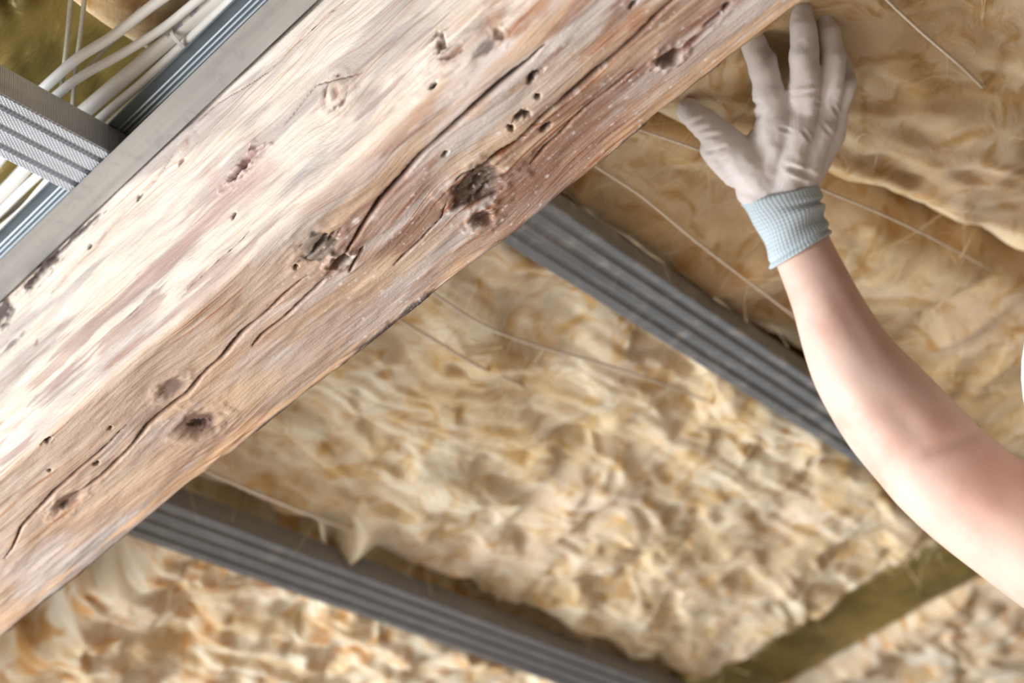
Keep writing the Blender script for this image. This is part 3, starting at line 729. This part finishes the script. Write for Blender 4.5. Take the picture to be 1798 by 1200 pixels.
cable([(250, 200, 1.075), (170, 255, 1.062), (110, 300, 1.055), (78, 334, 1.050), (45, 372, 1.048), (0, 410, 1.047), (-60, 452, 1.047), (-160, 540, 1.05)], 1.05, .0066, CABLE, 'broad white cable curving over the track below the knurled channel')
tube_end = tube('cut_cable_end', [on_z(274, 143, 1.050), on_z(330, 98, 1.050), on_z(420, 8, 1.05), on_z(520, -90, 1.05)], .0015, CABLE, seg=10)
set_props(tube_end, 'thin white wire with a cut end lying along the edge track', 'wire')

def cable_tie():
    root = empty('cable_tie')
    p = on_z(316, 66, 1.062); root.location = p
    d = on_z(340, 46, 1.062)-p; d /= np.linalg.norm(d)
    # direction across the bundle
    q = on_z(336, 86, 1.060)-p; q -= d*np.dot(q, d); q /= np.linalg.norm(q); n = np.cross(d, q)
    ring = []
    a_, b_ = .0152, .0092
    K = 28; V = []; F_ = []
    cen = q*.006
    for i in range(K):
        th = 2*math.pi*i/K
        base = cen+q*a_*math.copysign(abs(math.cos(th))**.75, math.cos(th))+n*b_*math.copysign(abs(math.sin(th))**.75, math.sin(th))
        o_ = base-cen; o_ = o_/np.linalg.norm(o_)
        for (dd, oo) in ((-.0017, 0), (.0017, 0), (.0017, .0011), (-.0017, .0011)):
            V.append(tuple(base+d*dd+o_*oo))
    for i in range(K):
        for j in range(4):
            F_.append((i*4+j, i*4+(j+1) % 4, ((i+1) % K)*4+(j+1) % 4, ((i+1) % K)*4+j))
    me = bpy.data.meshes.new('tie_strap'); me.from_pydata(V, [], F_); link('tie_strap', me, TIE, root)
    hm = box_mesh('tie_head', (-.0034, -.0032, -.0024), (.0034, .0032, .0024), .0006)
    h = link('tie_head', hm, TIE, root)
    M = Matrix.Identity(4); c_ = cen+q*a_*.98
    for i in range(3): M[i][0] = d[i]; M[i][1] = q[i]; M[i][2] = n[i]; M[i][3] = c_[i]
    h.matrix_local = M
    set_props(root, 'small white nylon cable tie strapped around the cable bundle', 'cable tie')
cable_tie()

def print_on(text, px0, px1, z, size):
    c = bpy.data.curves.new('printed_lettering', 'FONT'); c.body = text; c.size = size; c.align_x = 'LEFT'; c.align_y = 'CENTER'; c.extrude = .00005
    o = bpy.data.objects.new('tmp', c); col.objects.link(o)
    dg = bpy.context.evaluated_depsgraph_get(); me = bpy.data.meshes.new_from_object(o.evaluated_get(dg))
    bpy.data.objects.remove(o); bpy.data.curves.remove(c)
    a = on_z(*px0, z); b = on_z(*px1, z); d = b-a; d /= np.linalg.norm(d)
    view = (a-CAM)/np.linalg.norm(a-CAM); n = -view+d*np.dot(view, d); n /= np.linalg.norm(n); up = np.cross(n, d)
    ctr = np.array([on_z(250, 110, 1.066), on_z(390, -8, 1.066)])
    ax = ctr[1]-ctr[0]; ax /= np.linalg.norm(ax)
    vs_ = me.vertices
    for v in vs_:
        p = a+d*v.co.x+up*v.co.y
        # wrap on the round sheath
        f = ctr[0]+ax*np.dot(p-ctr[0], ax); r = p-f
        off = r-view*np.dot(r, view); off -= ax*np.dot(off, ax)
        lo = min(np.linalg.norm(off), .0066); nn = -view+ax*np.dot(view, ax); nn -= 0
        nn /= np.linalg.norm(nn)
        q = f+off+nn*math.sqrt(max(.0070**2-lo**2, 0)); v.co = Vector(q)
    o = link('printed_lettering', me, INK, c_big); o['label'] = 'faint blue printed lettering'
    return o
print_on('TFM 16902', (295, 63), (326, 36), 1.066, .0043)
print_on('07877', (337, 26), (356, 6), 1.066, .0043)

def twine(pts, r, mat, label, name='twine', z=1.0):
    P = [on_z(p[0], p[1], p[2] if len(p) > 2 else z) for p in pts]
    o = tube(name, P, r*1.3, mat, seg=8, sub=8); return set_props(o, label, 'twine', 'twine stretched under the insulation')
twine([(960, 235, 1.005), (1055, 298, 1.000), (1130, 348), (1240, 438), (1395, 556), (1500, 640, 1.005), (1600, 720, 1.03)], .0010, CORD, 'pale twine slanting from the beam edge to the forearm under the wool')
twine([(1000, 190), (1130, 230), (1225, 262), (1300, 286, 1.015), (1360, 310, 1.04)], .0011, CORD, 'short twine running from the beam edge to the thumb of the glove', z=.980)
twine([(1500, -60), (1558, 0), (1620, 58), (1697, 125, .975), (1760, 190, 1.03), (1830, 260, 1.06)], .0012, CORD, 'pale twine in the top right corner above the gloved hand', z=.968)
twine([(300, 800), (380, 835), (450, 866), (540, 902), (600, 925, 1.03), (700, 960, 1.06)], .0016, CORD, 'tan twine beside the bottom channel where it leaves the beam', z=1.005)
twine([(690, 555), (767, 600, 1.012), (833, 640, 1.018), (900, 670, 1.04), (960, 700, 1.07)], .0013, CORD, 'brownish twine half sunk in the wool next to the beam', z=1.005)
twine([(740, 500), (833, 562), (920, 600), (1067, 642), (1167, 676, 1.012), (1260, 712, 1.04), (1330, 745, 1.07)], .0011, CORD, 'thin twine crossing the wool midway below the forearm channel', z=1.004)
twine([(1380, 300, .962), (1445, 333, .966), (1530, 368, .970), (1625, 412, .985), (1700, 452, 1.02), (1770, 490, 1.06)], .0009, CORD, 'thin twine leaving the glove cuff to the right over the wool')
twine([(130, -60), (124, 0), (117, 80), (108, 150), (98, 240)], .0016, CORD_W, 'left one of two grey strings hanging side by side before the olive film', z=1.072)
twine([(154, -60), (148, 0), (140, 70), (133, 120), (124, 230)], .0016, CORD_W, 'right one of two grey strings hanging side by side before the olive film', z=1.072)
twine([(250, 10, 1.085), (207, 63), (160, 112), (120, 160)], .0014, CORD_W, 'oblique grey string crossing between the two upper cables', z=1.078)

# ------------------------------------------------------------------ person: right arm, glove, body out of frame
def rcone(bm, p0, p1, r0, r1, seg=16, rings=5):
    """a closed tapered capsule added to bm"""
    p0, p1 = np.array(p0, float), np.array(p1, float); d = p1-p0; L = np.linalg.norm(d); d = d/max(L, 1e-9)
    ref = np.array([0, 0, 1.]) if abs(d[2]) < .9 else np.array([1., 0, 0]); n = np.cross(d, ref); n /= np.linalg.norm(n); b = np.cross(d, n)
    prof = []
    for i in range(rings): th = -math.pi/2+math.pi/2*i/rings; prof.append((r0*math.sin(th), r0*math.cos(th)))
    for i in range(rings+1): th = math.pi/2*i/rings; prof.append((L+r1*math.sin(th), r1*math.cos(th)))
    vs_ = []
    for (h, r) in prof:
        r = max(r, 1e-4)
        vs_.append([bm.verts.new(p0+d*h+r*(math.cos(2*math.pi*j/seg)*n+math.sin(2*math.pi*j/seg)*b)) for j in range(seg)])
    for i in range(len(vs_)-1):
        for j in range(seg): bm.faces.new((vs_[i][j], vs_[i][(j+1) % seg], vs_[i+1][(j+1) % seg], vs_[i+1][j]))
    bm.faces.new(vs_[0][::-1]); bm.faces.new(vs_[-1])
def loft(bm, rings, cap=True):
    vs_ = [[bm.verts.new(p) for p in r] for r in rings]; n = len(rings[0])
    for i in range(len(vs_)-1):
        for j in range(n): bm.faces.new((vs_[i][j], vs_[i][(j+1) % n], vs_[i+1][(j+1) % n], vs_[i+1][j]))
    if cap: bm.faces.new(vs_[0][::-1]); bm.faces.new(vs_[-1])
def remeshed(name, bm, voxel, smooth=6, factor=.5):
    bmesh.ops.recalc_face_normals(bm, faces=bm.faces[:])
    me = bpy.data.meshes.new(name); bm.to_mesh(me); bm.free()
    o = bpy.data.objects.new('tmp', me); col.objects.link(o)
    r = o.modifiers.new('r', 'REMESH'); r.mode = 'VOXEL'; r.voxel_size = voxel; r.use_smooth_shade = True
    if smooth:
        s_ = o.modifiers.new('s', 'SMOOTH'); s_.factor = factor; s_.iterations = smooth
    dg = bpy.context.evaluated_depsgraph_get(); out = bpy.data.meshes.new_from_object(o.evaluated_get(dg))
    out.name = name
    bpy.data.objects.remove(o); bpy.data.meshes.remove(me)
    for p in out.polygons: p.use_smooth = True
    return out
def interp_rows(rows, n):
    """smooth resampling of rows of numbers"""
    A = np.array(rows, float); k = np.arange(len(A)); x = np.linspace(0, len(A)-1, n); out = []
    for v in x:
        i = min(int(v), len(A)-2); t = v-i
        p0, p1, p2, p3 = A[max(i-1, 0)], A[i], A[i+1], A[min(i+2, len(A)-1)]
        out.append(0.5*((2*p1)+(-p0+p2)*t+(2*p0-5*p1+4*p2-p3)*t*t+(-p0+3*p1-3*p2+p3)*t**3))
    return np.array(out)
def edge_ring(lx, ly, rx, ry, d, flat, seg=32, sq=1.0):
    """an oval section whose silhouette runs between two sight lines"""
    L = at_d(lx, ly, d); R = at_d(rx, ry, d); c = (L+R)/2; h = (R-L)/2; w = np.linalg.norm(h); hx = h/w
    v = c-CAM; v /= np.linalg.norm(v); v -= hx*np.dot(v, hx); v /= np.linalg.norm(v)
    r = []
    for j in range(seg):
        th = 2*math.pi*j/seg; cx, sx = math.cos(th), math.sin(th)
        r.append(c+hx*w*cx+v*w*flat*math.copysign(abs(sx)**sq, sx))
    return r

def px_of(co):
    d = co-CAM[None, :]; z = d@FWD; return CC[0]+FPX*(d@RIGHT)/z, CC[1]-FPX*(d@UPV)/z
person = empty('person')
# arm rows: left edge, right edge, distance, roundness
ARM = [(1340, 405, 1432, 352, 1.395, .74), (1352, 440, 1446, 388, 1.395, .76), (1368, 478, 1459, 420, 1.393, .80), (1392, 545, 1491, 481, 1.388, .86), (1409, 610, 1528, 545, 1.383, .90),
       (1429, 672, 1567, 598, 1.378, .92), (1457, 728, 1610, 641, 1.372, .92), (1496, 790, 1655, 686, 1.365, .90), (1541, 845, 1700, 731, 1.358, .88),
       (1580, 891, 1746, 774, 1.350, .88), (1642, 949, 1800, 813, 1.338, .92), (1722, 1012, 1868, 852, 1.322, .96), (1803, 1073, 1950, 900, 1.305, 1.0),
       (1893, 1133, 2050, 950, 1.285, 1.02), (1975, 1190, 2140, 985, 1.265, 1.04), (2050, 1240, 2215, 1015, 1.245, 1.05)]
sh = (at_d(2050, 1240, 1.245)+at_d(2215, 1015, 1.245))/2          # right shoulder joint
bm = bmesh.new()
rows = interp_rows(ARM, 90)
loft(bm, [edge_ring(*r) for r in rows])
# trunk, neck, head, other arm, legs under the clothes: one continuous figure facing the beam
F_ = np.array([-1., 0, 0]); LFT = np.array([0, -1., 0]); UPW = np.array([0, 0, 1.])
neck = sh+LFT*.17+UPW*.04+F_*.02
shl = sh+LFT*.36-UPW*.08
chest = neck-UPW*.20-F_*.02; belly = neck-UPW*.42-F_*.03; pelvis = neck-UPW*.58-F_*.02
head = neck+UPW*.098+F_*.074-LFT*.100
rcone(bm, sh, neck-UPW*.03, .060, .055); rcone(bm, shl, neck-UPW*.03, .060, .055)
for sgn in (-1, 1):
    rcone(bm, chest+LFT*.075*sgn+UPW*.05, belly+LFT*.055*sgn, .098, .088); rcone(bm, belly+LFT*.055*sgn, pelvis+LFT*.07*sgn, .088, .098)
rcone(bm, sh, chest-LFT*.09, .066, .08); rcone(bm, shl, chest+LFT*.09, .066, .08)
FH = F_*math.cos(.45)+UPW*math.sin(.45); UH = UPW*math.cos(.45)-F_*math.sin(.45)         # head tipped back, looking up at the hand
def hd(f, l, u): return head+FH*f+LFT*l+UH*u
rcone(bm, neck-UPW*.03, hd(-.02, 0, -.05), .056, .054)
rcone(bm, hd(-.030, 0, .030), hd(.012, 0, .034), .078, .073); rcone(bm, hd(.030, 0, .022), hd(.044, 0, -.070), .060, .036)   # skull, face
for sgn in (-1, 1):
    rcone(bm, hd(-.005, .050*sgn, -.040), hd(.058, .010*sgn, -.088), .024, .021)                                              # jaw
    rcone(bm, hd(.072, .012*sgn, .036), hd(.060, .042*sgn, .032), .0135, .011)                                                # brow
    rcone(bm, hd(.062, .036*sgn, -.020), hd(.050, .046*sgn, -.030), .018, .016)                                               # cheek
    rcone(bm, hd(.0845, 0, -.062), hd(.078, .020*sgn, -.062), .0080, .0045); rcone(bm, hd(.083, 0, -.072), hd(.077, .016*sgn, -.071), .0080, .0045)   # lips
    rcone(bm, hd(-.012, .080*sgn, .018), hd(-.004, .078*sgn, -.024), .0125, .0075); rcone(bm, hd(-.020, .083*sgn, .014), hd(-.016, .082*sgn, -.010), .0085, .007)   # ears
    rcone(bm, hd(.096, 0, -.028), hd(.088, .010*sgn, -.030), .0085, .0070)                                                    # nostrils
rcone(bm, hd(.086, 0, .022), hd(.104, 0, -.022), .0075, .0100)                                                               # nose
elb = shl-UPW*.27-F_*.06+LFT*.05; wri = elb+F_*.20-UPW*.12
rcone(bm, shl, elb, .052, .040); rcone(bm, elb, wri, .040, .028)
rcone(bm, wri, wri+F_*.05-UPW*.04, .028, .032)
for i in range(4):
    b0 = wri+F_*.075-UPW*.055+LFT*(i-1.5)*.019; rcone(bm, b0, b0+F_*.028-UPW*.03, .0092, .0085); rcone(bm, b0+F_*.028-UPW*.03, b0+F_*.018-UPW*.062, .0085, .007)
rcone(bm, wri+F_*.03-UPW*.02-LFT*.02, wri+F_*.075-UPW*.045-LFT*.05, .011, .009)
PLAT = .52
ft = {}
for sgn in (-1, 1):
    hip = pelvis+LFT*.085*sgn-UPW*.04; knee = hip-UPW*.42+F_*.02+LFT*.01*sgn; ank = np.array([knee[0]+.02, knee[1], PLAT+.09])
    ft[sgn] = (hip, knee, ank)
    rcone(bm, hip, knee, .088, .055); rcone(bm, knee, knee*.65+ank*.35-F_*.01, .055, .056); rcone(bm, knee*.65+ank*.35-F_*.01, ank, .056, .036)
    rcone(bm, ank-UPW*.05, ank+F_*.13-UPW*.055, .034, .03)
body = link('body', remeshed('body', bm, .0038, 4), SKIN, person)

bco = np.empty(len(body.data.vertices)*3, np.float32); body.data.vertices.foreach_get('co', bco); bco = bco.reshape(-1, 3).astype(float)
bnr = np.empty(len(body.data.vertices)*3, np.float32); body.data.vertices.foreach_get('normal', bnr); bnr = bnr.reshape(-1, 3).astype(float)
ax_, ay_ = px_of(bco); bd = np.zeros(len(bco))
for (x0, y0, x1, y1, w, dep) in [(1612, 800, 1735, 750, 13, .0034), (1560, 700, 1630, 790, 22, .0020), (1440, 470, 1545, 650, 16, .0012), (1690, 860, 1800, 930, 26, -.0014), (1470, 650, 1560, 780, 24, -.0016)]:
    vx, vy = x1-x0, y1-y0; L = math.hypot(vx, vy); tt = np.clip(((ax_-x0)*vx+(ay_-y0)*vy)/L**2, 0, 1)
    q = np.hypot(ax_-x0-tt*vx, ay_-y0-tt*vy); bd -= dep*np.exp(-(q/w)**2)*np.sin((tt*.9+.05)*math.pi)
bd *= (bnr@FWD < 0)*(ax_ < 1900)
body.data.vertices.foreach_set('co', (bco+bnr*bd[:, None]).astype(np.float32).ravel()); body.data.update()
# clothes
bm = bmesh.new()
for sgn in (-1, 1):
    rcone(bm, chest+LFT*.075*sgn+UPW*.05, belly+LFT*.055*sgn, .112, .102); rcone(bm, belly+LFT*.055*sgn, pelvis+LFT*.07*sgn, .102, .112)
rcone(bm, sh, neck-UPW*.035, .076, .064); rcone(bm, shl, neck-UPW*.035, .076, .064); rcone(bm, sh, chest-LFT*.09, .080, .09); rcone(bm, shl, chest+LFT*.09, .080, .09)
rcone(bm, shl, shl*.5+elb*.5, .074, .066)
link('t_shirt', remeshed('t_shirt', bm, .006, 5), SHIRT, person)
bm = bmesh.new()
rcone(bm, pelvis+LFT*.07, pelvis-LFT*.07, .119, .119)
for sgn in (-1, 1):
    hip, knee, ank = ft[sgn]; rcone(bm, hip, knee, .104, .076); rcone(bm, knee, ank+UPW*.03, .076, .062)
link('trousers', remeshed('trousers', bm, .007, 5), TROUSER, person)
for sgn in (-1, 1):
    hip, knee, ank = ft[sgn]; bm = bmesh.new()
    rcone(bm, ank+UPW*.05, ank-UPW*.04, .050, .046); rcone(bm, ank-UPW*.045-F_*.02, ank+F_*.15-UPW*.05, .044, .040)
    me = remeshed('boot', bm, .005, 4)
    for v in me.vertices: v.co.z = max(v.co.z, PLAT+.001)
    link('boot', me, BOOT, person)
# hard hat: dome with brim and peak
bm = bmesh.new()
hc = hd(-.012, 0, .052); SG = 48; rr_ = []
for i in range(13):
    th = i/12*math.pi/2; rad = math.cos(th)**.8; hgt = math.sin(th)
    rr_.append([hc+UH*(.092*hgt)+(FH*math.cos(2*math.pi*j/SG)*.116+LFT*math.sin(2*math.pi*j/SG)*.098)*max(rad, .01)*(1+.012*math.cos(12*math.pi*j/SG)*rad) for j in range(SG)])
brim = [[hc-UH*(.003+.008*k)+FH*math.cos(2*math.pi*j/SG)*(.116+k*(.007+.034*max(math.cos(2*math.pi*j/SG), 0)**1.5))+LFT*math.sin(2*math.pi*j/SG)*(.098+.008*k) for j in range(SG)] for k in (0, .5, 1)]
loft(bm, brim[::-1]+rr_, cap=False)
me = bpy.data.meshes.new('hard_hat'); bmesh.ops.recalc_face_normals(bm, faces=bm.faces[:]); bm.to_mesh(me); bm.free()
for p in me.polygons: p.use_smooth = True
hat = link('hard_hat', me, HELMET, person); so = hat.modifiers.new('t', 'SOLIDIFY'); so.thickness = .003
hat['label'] = 'white hard hat'
# hair, eyes and eyebrows
bm = bmesh.new()
rcone(bm, hd(-.040, 0, .030), hd(-.008, 0, .040), .083, .078); rcone(bm, hd(-.045, 0, .020), hd(-.042, 0, -.040), .076, .050)
link('hair', remeshed('hair', bm, .004, 3), HAIR, person)
for sgn in (-1, 1):
    def ball(name, c, r, mat, parent):
        b_ = bmesh.new(); bmesh.ops.create_uvsphere(b_, u_segments=16, v_segments=10, radius=r, matrix=Matrix.Translation(Vector(c)))
        me_ = bpy.data.meshes.new(name); b_.to_mesh(me_); b_.free()
        for p in me_.polygons: p.use_smooth = True
        return link(name, me_, mat, parent)
    ey = ball('eye', hd(.0675, .030*sgn, .012), .0135, EYE, person); ball('iris', hd(.0770, .0305*sgn, .0155), .0056, IRIS, ey)
    tube('eyebrow', [hd(.086, .012*sgn, .040), hd(.082, .028*sgn, .045), hd(.068, .046*sgn, .038)], [.003, .0035, .002], HAIR, person, seg=8, sub=5)

# glove
def hp(px, py, z): return on_z(px, py, z)
bm = bmesh.new()
PXM = 1.385/FPX
def chain(pts):
    for a, b in zip(pts[:-1], pts[1:]): rcone(bm, hp(*a[:3]), hp(*b[:3]), a[3]*PXM, b[3]*PXM)
chain([(1357, 205, .958, 29), (1349, 158, .962, 27), (1338, 112, .972, 26), (1322, 72, .985, 22), (1308, 46, .995, 17)])            # index
chain([(1408, 205, .958, 30), (1412, 146, .955, 27), (1413, 92, .962, 25.5), (1410, 46, .975, 23), (1407, 20, .985, 19)])           # middle
chain([(1447, 212, .960, 27), (1459, 148, .957, 23.5), (1463, 96, .964, 22), (1456, 55, .978, 20), (1449, 34, .988, 16)])           # ring
chain([(1462, 236, .962, 24), (1473, 190, .962, 20), (1486, 146, .964, 18.5), (1483, 118, .980, 16), (1476, 100, .990, 13)])        # little
chain([(1335, 318, .935, 40), (1302, 276, .945, 36), (1268, 246, .955, 31), (1236, 217, .965, 27.5), (1210, 196, .975, 23)])         # thumb
chain([(1290, 300, .948, 30), (1255, 262, .955, 27)])
for (a, b) in [((1340, 345, .928, 36), (1357, 210, .955, 31)), ((1370, 338, .925, 38), (1400, 210, .953, 33)), ((1396, 330, .928, 36), (1440, 216, .955, 30)),
               ((1408, 322, .932, 30), (1460, 235, .960, 26)), ((1325, 335, .932, 34), (1340, 255, .950, 34)), ((1360, 290, .940, 36), (1410, 250, .948, 33))]:
    chain([a, b])
gm = remeshed('glove', bm, .0017, 9, .5)
co = np.empty(len(gm.vertices)*3, np.float32); gm.vertices.foreach_get('co', co); co = co.reshape(-1, 3).astype(float)
nr = np.empty(len(gm.vertices)*3, np.float32); gm.vertices.foreach_get('normal', nr); nr = nr.reshape(-1, 3).astype(float)
gx, gy = px_of(co)
d = np.zeros(len(co))
d += .0016*(fbm(gx*.03, gy*.03, 600, 3)-.5)*2
def crease(x0, y0, x1, y1, w, dep):
    global d
    vx, vy = x1-x0, y1-y0; L = math.hypot(vx, vy); tt = np.clip(((gx-x0)*vx+(gy-y0)*vy)/L**2, 0, 1)
    q = np.hypot(gx-x0-tt*vx, gy-y0-tt*vy); m_ = np.sin(np.clip(tt*.9+.05, 0, 1)*math.pi)
    d -= dep*np.exp(-(q/w)**2)*m_; d += dep*.6*np.exp(-((q-w*1.9)/w)**2)*m_
for c_ in [(1385, 168, 1432, 160, 4, .0022), (1225, 244, 1262, 236, 4, .0020), (1236, 268, 1275, 256, 4, .0022), (1246, 284, 1272, 276, 3, .0018), (1200, 222, 1240, 204, 4, .0012), (1212, 236, 1245, 222, 4, .0012),
           (1258, 300, 1282, 292, 3, .0014), (1270, 318, 1292, 310, 3, .0014), (1380, 292, 1432, 312, 5, .0028), (1370, 225, 1392, 232, 3, .0014), (1408, 226, 1425, 250, 3, .0015), (1430, 180, 1450, 186, 3, .0014), (1462, 186, 1476, 206, 3, .0015),
           (1318, 190, 1336, 176, 4, .0016), (1320, 215, 1345, 190, 4, .0014), (1440, 215, 1462, 240, 3, .0012)]: crease(*c_)
co += nr*d[:, None]
gm.vertices.foreach_set('co', co.astype(np.float32).ravel())
dirt = np.zeros(len(co))
for (x0, y0, rx, ry, sg) in [(1347, 100, 12, 26, .8), (1352, 150, 18, 30, .35), (1424, 110, 14, 34, .5), (1470, 112, 12, 26, .45), (1490, 140, 10, 20, .45), (1208, 190, 14, 16, .45), (1400, 200, 60, 30, .25), (1235, 255, 14, 8, .3), (1455, 190, 20, 26, .35)]:
    dirt = np.maximum(dirt, sg*np.exp(-((gx-x0)/rx)**2-((gy-y0)/ry)**2)*(.4+1.1*fbm(gx*.06, gy*.06, 620, 3)))
add_attr(gm, 'dirt', 'FLOAT', np.clip(dirt, 0, 1))
glove = link('work_glove', gm, GLOVE, person); glove['label'] = 'off white knitted work glove with grey smudges'

CU = [(1302, 360, 1436, 326, 1.392, .68), (1310, 372, 1441, 338, 1.393, .69), (1323, 392, 1447, 350, 1.394, .72), (1336, 414, 1450, 366, 1.394, .75), (1345, 437, 1452, 384, 1.394, .78), (1351, 460, 1456, 398, 1.393, .80), (1357, 472, 1459, 411, 1.392, .80)]
rows = interp_rows(CU, 60); seg = 120
R = np.array([edge_ring(*r, seg=seg) for r in rows])
# folds on the far half of the cuff
ii = np.linspace(0, 1, 60)[:, None]; jj = np.arange(seg)[None, :]/seg
cen = R.mean(1, keepdims=True); outw = R-cen; outw /= np.linalg.norm(outw, axis=2, keepdims=True)
side = np.clip(np.cos(2*math.pi*(jj-.93)), 0, 1)**1.5
fd = -.0055*np.exp(-((ii-.28-.08*np.cos(2*math.pi*jj))/.055)**2)*side+.002*np.exp(-((ii-.40)/.07)**2)*side-.004*np.exp(-((ii-.60)/.09)**2)*side+.0020*np.exp(-((ii-.94)/.045)**2)-.0016*np.exp(-((ii-.85)/.03)**2)+.0008*np.sin(2*math.pi*(jj*3+ii*2))
R = R+outw*fd[..., None]
R0 = R[0]*1.0
lead = cen[0]+(R[0]-cen[0])*.90+(cen[0]-cen[6])*.5
inner = cen[::-1]+(R[::-1]-cen[::-1])*.955
ALL = np.concatenate([lead[None], R, inner[:40]])
uvj = np.broadcast_to(jj, ALL.shape[:2]); uvi = np.concatenate([[0], np.linspace(0, 1, 60), np.linspace(1, .35, 40)])[:, None]*np.ones((1, seg))
cm = np_mesh('cuff', ALL.reshape(-1, 3), grid_quads(len(ALL), seg, wrap=True))
add_attr(cm, 'ringuv', 'FLOAT_VECTOR', np.stack([uvj, uvi, uvi*0], -1).reshape(-1, 3))
cuff = link('cuff', cm, CUFF, glove); cuff['label'] = 'pale blue ribbed elastic cuff'
set_props(person, 'bare forearm in a white work glove pressing the wool up, reaching from the right', 'person')

# platform the worker stands on, outside the picture
plat = empty('work_platform'); plat.location = (0, 0, 0)
pc = (ft[1][2]+ft[-1][2])/2
link('deck_board', box_mesh('deck_board', (pc[0]-.32, pc[1]-.6, PLAT-.04), (pc[0]+.28, pc[1]+.6, PLAT), .004), PLY, plat)
for sx in (-.28, .22):
    for sy in (-.55, .5):
        link('leg', box_mesh('leg', (pc[0]+sx, pc[1]+sy, 0), (pc[0]+sx+.05, pc[1]+sy+.05, PLAT-.04), .003), PLY, plat)
set_props(plat, 'low plywood work platform standing on the floor under the worker', 'platform')
print('SCENE OK')
